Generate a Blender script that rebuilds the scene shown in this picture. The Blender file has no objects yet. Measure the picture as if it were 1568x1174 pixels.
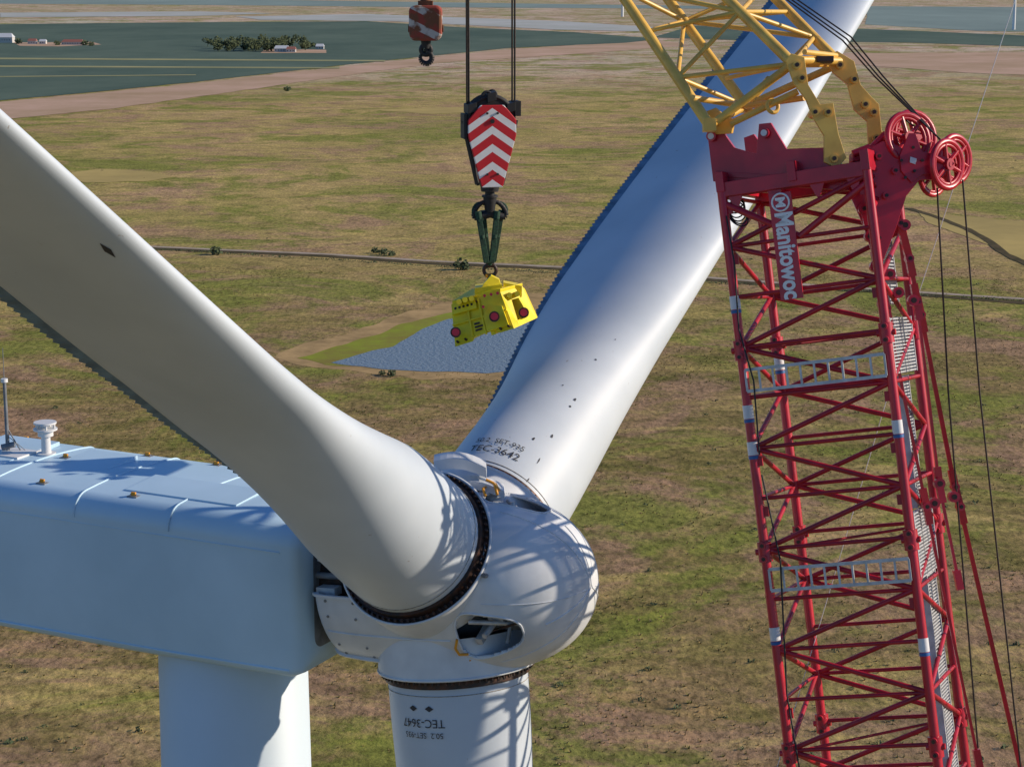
import bpy, bmesh, math, random
import numpy as np
from mathutils import Vector, Matrix, noise as mn
from mathutils.bvhtree import BVHTree
from math import sin, cos, pi, radians, atan2, atan, sqrt
random.seed(7); rng = np.random.default_rng(7)
sc = bpy.context.scene

# ------------------------------------------------------------------ camera / survey frame
FPX = 3050.0
PITCH = atan(632/FPX)
CAMZ = 88.0
cam_d = bpy.data.cameras.new("camera"); cam = bpy.data.objects.new("camera", cam_d)
sc.collection.objects.link(cam); sc.camera = cam
cam.location = (0, 0, CAMZ); cam.rotation_euler = (pi/2-PITCH, 0, 0)
cam_d.sensor_width = 36; cam_d.lens = FPX/1568*36
cam_d.clip_start = 0.5; cam_d.clip_end = 80000
CR = Vector((1, 0, 0)); CU = Vector((0, sin(PITCH), cos(PITCH))); CF = Vector((0, cos(PITCH), -sin(PITCH)))
CO = Vector((0, 0, CAMZ))
KC = 1.0
def W(px, py, d):
    d = d*KC
    return CO + CR*((px-784)/FPX*d) - CU*((py-587)/FPX*d) + CF*d
def G(px, py, z=0.0):
    r = CR*((px-784)/FPX) - CU*((py-587)/FPX) + CF
    k = (z-CAMZ)/r.z
    return CO + r*k

# ------------------------------------------------------------------ materials
def nd(nt, t, **kw):
    n = nt.nodes.new(t)
    for k, v in kw.items():
        if k in n.inputs: n.inputs[k].default_value = v
        else: setattr(n, k, v)
    return n
def rgb(c): return (c[0], c[1], c[2], 1)
def mat(name, col, rough=.5, metal=0, col2=None, scale=3., bump=0., bscale=15., thr=(.35, .65), coat=0):
    m = bpy.data.materials.new(name); m.use_nodes = True; nt = m.node_tree
    b = nt.nodes["Principled BSDF"]; b.inputs["Roughness"].default_value = rough
    b.inputs["Metallic"].default_value = metal; b.inputs["Coat Weight"].default_value = coat
    tc = nt.nodes.new("ShaderNodeTexCoord")
    n = nd(nt, "ShaderNodeTexNoise", Scale=scale, Detail=4.); nt.links.new(tc.outputs["Object"], n.inputs["Vector"])
    r = nt.nodes.new("ShaderNodeValToRGB"); nt.links.new(n.outputs["Fac"], r.inputs["Fac"])
    if col2 is None: col2 = [c*.88 for c in col]
    r.color_ramp.elements[0].position = thr[0]; r.color_ramp.elements[1].position = thr[1]
    r.color_ramp.elements[0].color = rgb(col2); r.color_ramp.elements[1].color = rgb(col)
    nt.links.new(r.outputs["Color"], b.inputs["Base Color"])
    if bump:
        n2 = nd(nt, "ShaderNodeTexNoise", Scale=bscale, Detail=4.); nt.links.new(tc.outputs["Object"], n2.inputs["Vector"])
        bp = nd(nt, "ShaderNodeBump", Strength=bump, Distance=.02); nt.links.new(n2.outputs["Fac"], bp.inputs["Height"])
        nt.links.new(bp.outputs["Normal"], b.inputs["Normal"])
    return m

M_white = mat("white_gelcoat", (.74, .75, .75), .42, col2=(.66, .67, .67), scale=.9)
M_hub = mat("hub_fairing_white", (.68, .71, .74), .5, col2=(.55, .58, .61), scale=1.6, bump=.15, bscale=3)
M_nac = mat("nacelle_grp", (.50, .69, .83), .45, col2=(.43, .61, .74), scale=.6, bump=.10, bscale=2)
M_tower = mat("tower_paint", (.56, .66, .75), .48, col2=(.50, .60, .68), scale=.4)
M_dark = mat("dark_steel", (.03, .028, .028), .5, .4, col2=(.09, .04, .025), scale=9)
M_black = mat("black_rubber", (.015, .015, .017), .6)
M_grey = mat("grey_casting", (.24, .26, .28), .5, col2=(.14, .15, .16), scale=5)
M_serr = mat("serration_plastic", (.14, .24, .34), .5, col2=(.08, .14, .20), scale=4)
M_red = mat("crane_red_paint", (.56, .008, .030), .35, col2=(.38, .006, .022), scale=2.5, coat=.2)
M_red2 = mat("crane_red_lacing", (.48, .008, .028), .42, col2=(.26, .006, .018), scale=2.5)
M_yel = mat("jib_yellow_paint", (.84, .52, .10), .42, col2=(.66, .38, .07), scale=3)
M_byel = mat("rigging_yellow_paint", (.92, .74, .01), .42, col2=(.78, .60, .01), scale=5)
M_alu = mat("aluminium_grating", (.58, .60, .62), .45, .2, col2=(.42, .43, .45), scale=8)
M_rope = mat("wire_rope", (.045, .035, .03), .6, .3, col2=(.02, .016, .014), scale=30)
M_orange = mat("orange_lug_paint", (.75, .32, .02), .5)
M_green = mat("green_sling", (.02, .075, .04), .8, col2=(.01, .03, .02), scale=30)
M_rust = mat("rusty_steel", (.22, .08, .03), .8, col2=(.09, .035, .02), scale=9, bump=.3)
M_tag = mat("white_tag", (.7, .7, .72), .5)
M_blue = mat("blue_tag", (.03, .12, .35), .5)
M_text = mat("black_lettering", (.03, .03, .035), .6)
M_wtext = mat("white_lettering", (.85, .85, .85), .5)
M_grime = mat("grime_streak", (.42, .38, .32), .6, col2=(.2, .17, .13), scale=30)

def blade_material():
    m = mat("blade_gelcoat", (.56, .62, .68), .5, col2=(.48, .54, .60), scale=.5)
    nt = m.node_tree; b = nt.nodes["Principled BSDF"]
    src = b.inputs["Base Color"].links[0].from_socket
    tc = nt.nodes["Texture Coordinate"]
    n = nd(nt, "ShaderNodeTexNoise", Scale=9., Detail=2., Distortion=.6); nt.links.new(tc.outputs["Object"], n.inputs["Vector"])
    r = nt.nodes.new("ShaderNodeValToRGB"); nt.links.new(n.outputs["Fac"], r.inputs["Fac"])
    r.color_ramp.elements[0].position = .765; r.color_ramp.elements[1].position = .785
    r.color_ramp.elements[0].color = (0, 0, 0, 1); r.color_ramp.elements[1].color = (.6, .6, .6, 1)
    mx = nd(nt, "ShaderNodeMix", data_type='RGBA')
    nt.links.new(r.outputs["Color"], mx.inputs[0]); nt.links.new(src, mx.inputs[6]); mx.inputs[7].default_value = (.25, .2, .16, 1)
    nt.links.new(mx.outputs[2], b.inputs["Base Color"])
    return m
M_blade = blade_material()

# ------------------------------------------------------------------ mesh builder
class MB:
    def __init__(s): s.v = []; s.f = []; s.m = []; s.s = []
    def add(s, vs, fs, mi=0, sm=False):
        o = len(s.v); s.v += [tuple(x) for x in vs]
        for f in fs: s.f.append(tuple(i+o for i in f)); s.m.append(mi); s.s.append(sm)
    def tube(s, a, b, r, r1=None, n=8, mi=0, cap=True):
        a = Vector(a); b = Vector(b); d = b-a
        if d.length < 1e-6: return
        d.normalize(); x = d.orthogonal().normalized(); y = d.cross(x)
        r1 = r if r1 is None else r1
        A = [a+(x*cos(2*pi*i/n)+y*sin(2*pi*i/n))*r for i in range(n)]
        B = [b+(x*cos(2*pi*i/n)+y*sin(2*pi*i/n))*r1 for i in range(n)]
        s.add(A+B, [(i, (i+1) % n, n+(i+1) % n, n+i) for i in range(n)], mi, True)
        if cap: s.add(A, [tuple(reversed(range(n)))], mi); s.add(B, [tuple(range(n))], mi)
    def path(s, pts, r, n=8, mi=0):
        for i in range(len(pts)-1): s.tube(pts[i], pts[i+1], r, n=n, mi=mi)
    def box(s, c, ax, ay, az, mi=0):
        c = Vector(c); ax = Vector(ax); ay = Vector(ay); az = Vector(az)
        vs = [c+ax*i+ay*j+az*k for k in (-1, 1) for j in (-1, 1) for i in (-1, 1)]
        s.add(vs, [(0, 2, 3, 1), (4, 5, 7, 6), (0, 1, 5, 4), (2, 6, 7, 3), (0, 4, 6, 2), (1, 3, 7, 5)], mi)
    def plate(s, pts, th, mi=0):
        pts = [Vector(p) for p in pts]; th = Vector(th); n = len(pts)
        vs = pts+[p+th for p in pts]
        s.add(vs, [tuple(range(n)), tuple(reversed(range(n, 2*n)))]+[(i, n+i, n+(i+1) % n, (i+1) % n) for i in range(n)], mi)
    def ring(s, c, nrm, R, r, n=32, k=8, mi=0, w=None):
        c = Vector(c); nrm = Vector(nrm).normalized(); w = r if w is None else w
        x = nrm.orthogonal().normalized(); y = nrm.cross(x)
        vs = []
        for i in range(n):
            t = 2*pi*i/n; d = x*cos(t)+y*sin(t)
            for j in range(k):
                p = 2*pi*j/k; vs.append(c+d*(R+r*cos(p))+nrm*(w*sin(p)))
        fs = []
        for i in range(n):
            a = i*k; b = ((i+1) % n)*k
            for j in range(k): fs.append((a+j, b+j, b+(j+1) % k, a+(j+1) % k))
        s.add(vs, fs, mi, True)
    def wheel(s, c, nrm, R, w, mi=0, spokes=6):
        c = Vector(c); nrm = Vector(nrm).normalized(); x = nrm.orthogonal().normalized(); y = nrm.cross(x)
        s.ring(c, nrm, R, w*.55, mi=mi, n=28, w=w*.5)
        s.ring(c, nrm, R*.84, w*.35, mi=mi, n=28)
        s.tube(c-nrm*w*.8, c+nrm*w*.8, R*.26, n=14, mi=mi); s.tube(c-nrm*w*.9, c+nrm*w*.9, R*.12, n=10, mi=mi)
        for i in range(spokes):
            t = 2*pi*i/spokes; d = x*cos(t)+y*sin(t)
            s.tube(c+d*R*.2, c+d*R*.9, w*.42, n=6, mi=mi)
    def build(s, name, mats, parent=None, bevel=0):
        me = bpy.data.meshes.new(name); me.from_pydata(s.v, [], s.f)
        for m in mats: me.materials.append(m)
        me.polygons.foreach_set("material_index", s.m); me.polygons.foreach_set("use_smooth", s.s)
        me.update()
        o = bpy.data.objects.new(name, me); sc.collection.objects.link(o)
        if parent: par(o, parent)
        if bevel:
            b = o.modifiers.new("bevel", 'BEVEL'); b.width = bevel; b.segments = 2; b.limit_method = 'ANGLE'
        return o
def empty(name, loc):
    e = bpy.data.objects.new(name, None); e.location = loc; e.empty_display_size = .5
    sc.collection.objects.link(e); return e
def par(o, e):
    o.parent = e; o.matrix_parent_inverse = Matrix.Translation(e.location).inverted()
def text_mesh(s, size, bold=0):
    cu = bpy.data.curves.new("t", 'FONT'); cu.body = s; cu.size = size; cu.align_x = 'CENTER'; cu.resolution_u = 3; cu.offset = bold
    o = bpy.data.objects.new("t", cu); sc.collection.objects.link(o)
    bpy.context.view_layer.update()
    me = bpy.data.meshes.new_from_object(o.evaluated_get(bpy.context.evaluated_depsgraph_get()))
    vs = [v.co.copy() for v in me.vertices]; fs = [tuple(p.vertices) for p in me.polygons]
    bpy.data.objects.remove(o); return vs, fs

# ------------------------------------------------------------------ turbine frame
HUB = W(690, 885, 30.0)
ca, sa = .45, .893
AH = Vector((sa, -ca, 0)).normalized()
HV = Vector((-ca, -sa, 0)).normalized()
tl = radians(5)
A = AH*cos(tl)+Vector((0, 0, sin(tl)))
UPT = -AH*sin(tl)+Vector((0, 0, cos(tl)))
def bdir(deg, cone=.04):
    t = radians(deg); return (UPT*cos(t)+HV*sin(t)+A*cone).normalized()

def naca(x): return 5*(.2969*np.sqrt(x)-.126*x-.3516*x**2+.2843*x**3-.1015*x**4)
TT = [1.40, 2.4, 3.4, 4.5, 6, 8, 10, 12, 15, 19, 25, 35, 45, 49.5, 50]
CH = [2.12, 2.12, 2.12, 2.22, 2.45, 2.68, 2.75, 2.78, 2.72, 2.55, 2.15, 1.5, .9, .45, .1]
TH = [2.12, 2.10, 1.86, 1.42, .98, .74, .62, .58, .54, .48, .40, .28, .17, .08, .03]
WW = [1, 1, .84, .52, .2, .03, 0, 0, 0, 0, 0, 0, 0, 0, 0]
TW = [14, 14, 14, 13.5, 13, 12, 11, 9.5, 8, 6, 4, 2, 0, 0, 0]
def sm(arr, ts):
    fine = np.linspace(1.4, 50, 500); v = np.interp(fine, TT, arr)
    k = np.ones(15)/15; vv = np.convolve(np.pad(v, 7, mode='edge'), k, 'valid'); return np.interp(ts, fine, vv)
def make_blade(parent, name, d, pitch, text=None, tdir=None, bend=0.0, marks=(), thick=1.0, chord=1.0):
    X0 = (-A-d*(-A).dot(d)).normalized(); Y0 = d.cross(X0)
    pr = radians(pitch)
    ts = np.concatenate([np.linspace(1.4, 20, 60), np.linspace(20.6, 50, 40)])
    ch = sm(CH, ts); th = sm(TH, ts); ww = sm(WW, ts); tw = sm(TW, ts)
    th = th*(1+(thick-1)*np.clip((ts-3)/3, 0, 1)); ch = ch*(1+(chord-1)*np.clip((ts-3)/4, 0, 1))
    N = 64; ph = np.linspace(0, 2*pi, N, endpoint=False)
    vs = []; te = []
    for i, t in enumerate(ts):
        rot = pr+radians(tw[i]); X = X0*cos(rot)+Y0*sin(rot); Y = -X0*sin(rot)+Y0*cos(rot)
        w = ww[i]; x = (1-np.cos(ph))/2; sg = np.where(np.sin(ph) >= 0, 1, -1)
        yc = np.sin(ph)/2; ya = sg*np.maximum(naca(x), .03*(x > .5))
        y = yc*w+ya*(1-w); axp = .5*w+.36*(1-w)
        off = d*t+A*(bend*max(0, t-3)**2/1000)
        for j in range(N): vs.append(HUB+off+X*float((x[j]-axp)*ch[i])+Y*float(y[j]*th[i]))
        te.append((HUB+off+X*float((1-axp)*ch[i]), X, Y))
    mb = MB(); fs = []
    for i in range(len(ts)-1):
        for j in range(N): fs.append((i*N+j, i*N+(j+1) % N, (i+1)*N+(j+1) % N, (i+1)*N+j))
    bvh = BVHTree.FromPolygons([tuple(v_) for v_ in vs], fs)
    mb.add(vs, fs, 0, True); mb.add(vs[-N:], [tuple(range(N))], 0)
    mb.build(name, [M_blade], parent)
    if marks:
        mb = MB()
        for px, py, rx, ry, mi in marks:
            dr = (W(px, py, 1)-CO).normalized(); hit, nr, _, _ = bvh.ray_cast(CO, dr)
            if hit is None: continue
            if nr.dot(dr) > 0: nr = -nr
            tx = (d-nr*d.dot(nr)).normalized(); ty = nr.cross(tx); k_ = 4 if mi == 9 else 9
            P_ = [hit+nr*.006+tx*(rx*cos(2*pi*i/k_)*(1 if mi == 9 else random.uniform(.5, 1.2)))+ty*(ry*sin(2*pi*i/k_)*(1 if mi == 9 else random.uniform(.5, 1.2))) for i in range(k_)]
            mb.add(P_, [tuple(range(k_))], 0)
        mb.build(name+"_marks", [M_text], parent)
    mb = MB()
    def tep(t):
        i = min(max(int(np.searchsorted(ts, t))-1, 0), len(ts)-2); f = (t-ts[i])/(ts[i+1]-ts[i])
        return te[i][0].lerp(te[i+1][0], float(f)), te[i][1], te[i][2]
    t = 2.0
    while t < 34:
        p, X, Y = tep(t); q, _, _ = tep(t+.13)
        mb.plate([p-X*.09-Y*.05, q-X*.09-Y*.05, q+X*.045-Y*.03, p.lerp(q, .5)+X*.10-Y*.03, p+X*.045-Y*.03], Y*.08)
        t += .13
    mb.build(name+"_serrations", [M_serr], parent)
    mb = MB(); x = X0; y = Y0
    n = 96
    def cyl(r0, t0, r1, t1, mi, sm_=True):
        a = [HUB+d*t0+(x*cos(2*pi*i/n)+y*sin(2*pi*i/n))*r0 for i in range(n)]
        b = [HUB+d*t1+(x*cos(2*pi*i/n)+y*sin(2*pi*i/n))*r1 for i in range(n)]
        mb.add(a+b, [(i, (i+1) % n, n+(i+1) % n, n+i) for i in range(n)], mi, sm_)
    cyl(1.10, 1.15, 1.10, 1.45, 1); cyl(1.10, 1.45, 1.055, 1.45, 1, False)
    cyl(1.19, .7, 1.19, 1.30, 0); cyl(1.19, 1.30, 1.10, 1.30, 1, False)
    mb.ring(HUB+d*1.30, d, 1.19, .022, n=96, k=6, mi=0)
    for i in range(72):
        a = 2*pi*i/72; dd = x*cos(a)+y*sin(a)
        mb.tube(HUB+d*1.30+dd*1.145, HUB+d*1.38+dd*1.145, .02, n=6, mi=1)
    mb.ring(HUB+d*1.56, d, 1.062, .006, n=96, k=6, mi=2)
    mb.build(name+"_bearing_ring", [M_hub, M_dark, M_grime], parent)
    if text:
        mb = MB(); v = tdir-d*tdir.dot(d); a0 = atan2(v.dot(Y0), v.dot(X0)); R = 1.067
        def put(vv, ff, t0, da=0):
            mb.add([HUB+d*(t0+p.y)+(X0*cos(a0+da+p.x/R)+Y0*sin(a0+da+p.x/R))*R for p in vv], ff, 0)
        for k, (s_, t0, sz) in enumerate(text):
            vv, ff = text_mesh(s_, sz); put(vv, ff, t0)
        if name.endswith("lower"):
            for dx in (-.14, .14):
                put([Vector((dx-.07, 0, 0)), Vector((dx, .045, 0)), Vector((dx+.07, 0, 0)), Vector((dx, -.045, 0))], [(3, 2, 1, 0)], 1.74)
        mb.build(name+"_lettering", [M_text], parent)

turb = empty("wind_turbine", (HUB.x-4*AH.x, HUB.y-4*AH.y, 0))
d1 = bdir(54); d2 = bdir(-65); d3 = bdir(175)
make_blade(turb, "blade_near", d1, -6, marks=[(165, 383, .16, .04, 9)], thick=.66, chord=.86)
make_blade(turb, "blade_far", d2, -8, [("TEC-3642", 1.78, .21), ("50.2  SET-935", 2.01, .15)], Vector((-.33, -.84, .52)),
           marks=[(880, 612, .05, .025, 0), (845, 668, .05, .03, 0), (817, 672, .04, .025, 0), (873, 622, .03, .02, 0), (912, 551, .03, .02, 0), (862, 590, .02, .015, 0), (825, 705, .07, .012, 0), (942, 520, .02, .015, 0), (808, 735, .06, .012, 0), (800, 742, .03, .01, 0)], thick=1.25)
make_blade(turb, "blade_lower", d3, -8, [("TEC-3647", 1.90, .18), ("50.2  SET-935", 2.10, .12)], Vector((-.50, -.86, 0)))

# spinner -------------------------------------------------
PR = [(-1.66, 1.12), (-1.64, 1.26), (-1.5, 1.32), (-1.0, 1.36), (0, 1.37), (.6, 1.35), (1.0, 1.30), (1.35, 1.21), (1.65, 1.08), (1.9, .92), (2.1, .72), (2.25, .46), (2.32, .22), (2.335, .02)]
pl = [0]
for i in range(1, len(PR)): pl.append(pl[-1]+sqrt((PR[i][0]-PR[i-1][0])**2+(PR[i][1]-PR[i-1][1])**2))
NS = 170; NA = 320
ss = np.linspace(0, pl[-1], NS); Ls = np.interp(ss, pl, [p[0] for p in PR]); Rs = np.interp(ss, pl, [p[1] for p in PR])
k = np.ones(9)/9; Ls[4:-4] = np.convolve(Ls, k, 'valid'); Rs[4:-4] = np.convolve(Rs, k, 'valid')
vs = []; fs = []
bd = [55, 175, 295]
def sp(L, R, psi): return HUB+A*L+(UPT*cos(psi)+HV*sin(psi))*R
for i in range(NS):
    for j in range(NA): vs.append(sp(float(Ls[i]), float(Rs[i]), 2*pi*j/NA))
dirs = [d1, d2, d3]
for i in range(NS-1):
    for j in range(NA):
        psi = 360*(j+.5)/NA; L = (Ls[i]+Ls[i+1])/2; skip = False
        for b in bd:
            dp = (psi-(b+60)+180) % 360-180
            ex = ((L-1.20)/.46); ey = (dp+1)/(16.5-9*(L-1.22))
            if abs(ex)**3.2+abs(ey)**3.2 < 1: skip = True
            db = (psi-b+180) % 360-180
            if L < -.45 and abs(db) < 34: skip = True
        P = sp(float(L), float(Rs[i]), radians(psi))-HUB
        for dd in dirs:
            if P.dot(dd) > 0 and (P-dd*P.dot(dd)).length < 1.10: skip = True
        if not skip: fs.append((i*NA+j, i*NA+(j+1) % NA, (i+1)*NA+(j+1) % NA, (i+1)*NA+j))
mb = MB(); mb.add(vs, fs, 0, True); o = mb.build("spinner", [M_hub], turb)
so = o.modifiers.new("shell", 'SOLIDIFY'); so.thickness = .04; so.offset = -1
mb = MB()
def onsp(s_, psi, e=.004): return sp(float(np.interp(s_, ss, Ls)), float(np.interp(s_, ss, Rs))+e, psi)
for b in bd:
    mb.path([onsp(s_, radians(b+60)) for s_ in np.linspace(pl[-1]*.80, pl[-1], 14)], .013, n=6)
    for q in (-33, 33):
        mb.path([onsp(s_, radians(b+60+q*(1-.35*(s_/pl[-1])))) for s_ in np.linspace(pl[-1]*.62, pl[-1]*.97, 20)], .008, n=6)
    mb.path([onsp(s_, radians(b+60)) for s_ in np.linspace(.3, pl[-1]*.50, 24)], .016, n=6)
    for q in (26, -26):
        P_ = [onsp(s_, radians(b+60+q), .02) for s_ in np.linspace(.1, pl[-1]*.33, 12)]
        for i in range(11):
            mb.box((P_[i]+P_[i+1])/2, (P_[i+1]-P_[i])/2, (P_[i]-HUB).normalized()*.035, (P_[i+1]-P_[i]).cross(P_[i]-HUB).normalized()*.02)
    rim = []
    for i in range(40):
        t = 2*pi*i/40; cx_ = abs(cos(t))**(2/3.2)*(1 if cos(t) > 0 else -1); cy_ = abs(sin(t))**(2/3.2)*(1 if sin(t) > 0 else -1)
        L = 1.20+.475*cx_; dp = -1+cy_*(17.3-9*(L-1.22)); j_ = int(np.argmin(abs(Ls[20:]-L)))+20
        rim.append(sp(L, float(Rs[j_])+.0, radians(b+60+dp)))
    mb.path(rim+[rim[0]], .018, n=6)
mb.ring(sp(-1.1, 0, 0), A, 1.02, .03, n=90, k=6)
for b in bd:
    for q in (-38, -20, 38, 20):
        for L_ in (-1.4, -.9, .75):
            a_ = radians(b+60+q*(.6 if L_ < 0 else 1)); r_ = float(np.interp(L_, Ls, Rs)); c0 = sp(L_, r_-.01, a_); mb.tube(c0, c0+(UPT*cos(a_)+HV*sin(a_))*.025, .022, n=8, mi=1)
c0 = sp(1.25, 1.20, radians(70)); mb.tube(c0, c0+(UPT*cos(radians(70))+HV*sin(radians(70)))*.12, .035, n=10, mi=1)
mb.build("spinner_seams", [M_hub, M_grey], turb)
mb = MB()
for i in range(3):
    b = radians(bd[i]+60); rad = UPT*cos(b)+HV*sin(b); tan = -UPT*sin(b)+HV*cos(b)
    mb.box(sp(1.3, .62, b), A*.30, tan*.26, rad*.12, 0)
    mb.box(sp(.95, .95, b+.16), A*.05, tan*.05, rad*.22, 1); mb.box(sp(1.2, .85, b-.12), A*.12, tan*.09, rad*.1, 1)
    mb.tube(sp(.9, 1.2, b-.2), sp(1.55, .8, b+.1), .035, mi=1); mb.tube(sp(1.1, 1.2, b), sp(1.15, .6, b+.05), .045, mi=1)
    mb.tube(sp(1.0, .9, b+.22), sp(1.6, 1.0, b-.12), .02, mi=2); mb.tube(sp(1.35, 1.1, b+.2), sp(1.4, .7, b-.2), .03, mi=0)
    mb.path([sp(.78, 1.34, b+.30), sp(.72, 1.44, b+.36), sp(.58, 1.43, b+.36), sp(.5, 1.36, b+.26)], .025, mi=3)
    mb.path([sp(.74, 1.36, b-.04), sp(.70, 1.42, b+.05), sp(.72, 1.42, b+.14), sp(.8, 1.34, b+.2)], .02, mi=3)
u, v = 32, 20
vv = [HUB+(A*(cos(pi*i/v)*1.1)+(UPT*cos(2*pi*j/u)+HV*sin(2*pi*j/u))*(sin(pi*i/v)*.95)) for i in range(v+1) for j in range(u)]
mb.add(vv, [(i*u+j, i*u+(j+1) % u, (i+1)*u+(j+1) % u, (i+1)*u+j) for i in range(v) for j in range(u)], 0, True)
mb.tube(sp(-2.3, 0, 0), sp(-.5, 0, 0), .85, n=40, mi=2)
for i in range(14):
    b = 2*pi*i/14; mb.tube(sp(-1.95, .9, b), sp(-1.0, .98, b), .05, mi=0)
    mb.box(sp(-1.5, 1.05, b+.2), A*.16, (-UPT*sin(b+.2)+HV*cos(b+.2))*.06, (UPT*cos(b+.2)+HV*sin(b+.2))*.1, 1)
mb.build("hub_casting", [M_grey, M_alu, M_dark, M_orange], turb)
mb = MB()
for (p0, p1, w_) in (((664, 706), (744, 716), .16), ((688, 742), (772, 752), .12)):
    q0 = W(p0[0], p0[1], 29.6); q1 = W(p1[0], p1[1], 29.5); n_ = 9
    for i in range(n_-1):
        f0 = i/(n_-1); f1 = (i+1)/(n_-1); bul = lambda f: Vector((0, -.05, .10))*sin(pi*f)
        a_ = q0.lerp(q1, f0)+bul(f0); b_ = q0.lerp(q1, f1)+bul(f1)
        mb.plate([a_, b_, b_+Vector((.01, .0, -w_)), a_+Vector((.01, 0, -w_))], Vector((0, .3, .03)))
mb.tube(W(757, 740, 29.4), W(764, 752, 29.4), .03, mi=1); mb.path([W(744, 734, 29.3), W(757, 740, 29.3), W(762, 758, 29.3)], .022, mi=1)
mb.build("access_brackets", [M_hub, M_orange], turb)

# nacelle ---------------------------------------------------
def NP(L, lat, z): return HUB+AH*L+HV*lat+Vector((0, 0, z))
def nsec(hw, zt, zb, rt, rb, crown):
    pts = []
    for cx, cz, r, a0 in ((1, 1, rt, 0), (-1, 1, rt, 90), (-1, -1, rb, 180), (1, -1, rb, 270)):
        for i in range(9):
            a_ = radians(a0+90*i/8); x = cx*(hw-r)+r*cos(a_); z = (zt-r if cz > 0 else zb+r)+r*sin(a_)
            pts.append((x, z))
        if cx == 1 and cz == 1:
            for f in (.75, .5, .25, 0, -.25, -.5, -.75): pts.append((f*(hw-rt), zt))
        if cx == -1 and cz == -1:
            for f in (-.5, 0, .5): pts.append((f*(hw-rb), zb))
    return [(x, z+(crown*(1-(x/hw)**2) if z > 0 else 0)) for x, z in pts]
secs = [(-1.80, 1.0, .60, -1.1, .3, .2, .0), (-1.82, 1.36, .80, -1.38, .3, .12, .06), (-1.98, 1.44, .88, -1.45, .32, .14, .09), (-3, 1.46, .9, -1.48, .32, .16, .1), (-5, 1.48, .9, -1.50, .32, .16, .1),
        (-7, 1.48, .9, -1.50, .32, .16, .1), (-9, 1.48, .9, -1.50, .32, .18, .1), (-11, 1.46, .88, -1.46, .32, .22, .1), (-11.8, 1.35, .78, -1.3, .4, .3, .08), (-12.1, 1.0, .45, -1.0, .4, .3, .05)]
vs = []; n = None
for s_ in secs:
    pts = nsec(*s_[1:]); n = len(pts)
    vs += [NP(s_[0], x, z) for x, z in pts]
fs = []
for i in range(len(secs)-1):
    for j in range(n): fs.append((i*n+j, i*n+(j+1) % n, (i+1)*n+(j+1) % n, (i+1)*n+j))
mb = MB(); mb.add(vs, fs, 0, True)
mb.add(vs[:n], [tuple(range(n))], 1); mb.add(vs[-n:], [tuple(reversed(range(n)))], 0)
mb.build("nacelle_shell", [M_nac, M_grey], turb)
mb = MB()
full = nsec(1.48, .9, -1.50, .32, .16, .1)
top = [p for p in full if p[1] > .58]
for L in (-4.1, -5.9, -7.7, -9.5):
    mb.path([NP(L, x*1.003, z+.004) for x, z in top], .018, n=6)
mb.path([NP(-2.1, 1.455, .5), NP(-4, 1.474, .5), NP(-8, 1.484, .5), NP(-11, 1.46, .5)], .011, n=6)
mb.path([NP(-1.98, 1.43, -1.33), NP(-4, 1.463, -1.36), NP(-8, 1.478, -1.37), NP(-11, 1.44, -1.3)], .028, n=6)
for (L0, L1, a0, a1) in ((-3.2, -5.3, .15, .95), (-6.3, -7.3, -.7, .3), (-8.1, -9.3, -.9, .6)):
    zc = .99-.05*((a0+a1)/2)**2
    mb.box(NP((L0+L1)/2, (a0+a1)/2, zc), AH*((L0-L1)/2), HV*((a1-a0)/2)+Vector((0, 0, -.03)), (0, 0, .035))
mb.build("nacelle_ribs_and_hatches", [M_nac], turb, bevel=.012)
mb = MB()
for L, lt in ((-3.6, -1.05), (-5.0, 1.12), (-5.0, -1.1), (-6.4, -1.1), (-6.8, 1.12), (-7.4, -.2), (-8.6, 1.12), (-9, -1.1)):
    z = .99 if abs(lt) < .5 else .93
    p = NP(L, lt, z+.04); mb.box(p, AH*.04, HV*.015, (0, 0, .04)); mb.box(p-Vector((0, 0, .03)), AH*.09, HV*.06, (0, 0, .012), 1)
    mb.tube(p-AH*.06, p+AH*.06, .012, mi=1)
mb.build("lifting_lugs", [M_orange, M_grey], turb)
mb = MB()
p = NP(-8.55, -.1, .98)
mb.box(p+Vector((0, 0, .02)), AH*.5, HV*.35, (0, 0, .03), 0)
mb.tube(p, p+Vector((0, 0, 1.22)), .035, .03, mi=1); mb.tube(p+Vector((0, 0, 1.22)), p+Vector((0, 0, 1.28)), .06, mi=0); mb.tube(p+Vector((0, 0, 1.28)), p+Vector((0, 0, 1.8)), .006, mi=1)
mb.path([p+Vector((.0, 0, .45)), p+Vector((.18, 0, .1)), p+Vector((.24, 0, 0))], .012, mi=1)
mb.path([p+Vector((.0, 0, .3)), p+Vector((.35, 0, .0))], .006, mi=1)
mb.tube(p+Vector((-.1, 0, .1)), p+Vector((.12, 0, .15)), .05, mi=1)
q = NP(-7.85, -.25, .98)
mb.tube(q, q+Vector((0, 0, .34)), .085, .075, n=16, mi=0); mb.tube(q+Vector((0, 0, .34)), q+Vector((0, 0, .44)), .13, n=16, mi=0)
mb.tube(q+Vector((0, 0, .44)), q+Vector((0, 0, .47)), .2, n=20, mi=0); mb.tube(q+Vector((0, 0, .55)), q+Vector((0, 0, .58)), .19, n=20, mi=0)
for a_ in range(5): mb.tube(q+Vector((.15*cos(a_*1.257), .15*sin(a_*1.257), .46)), q+Vector((.15*cos(a_*1.257), .15*sin(a_*1.257), .56)), .02, mi=0)
mb.tube(q+Vector((0, 0, 0)), q+Vector((0, 0, .05)), .16, n=16, mi=0)
mb.build("weather_instruments", [M_white, M_grey], turb)

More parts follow.
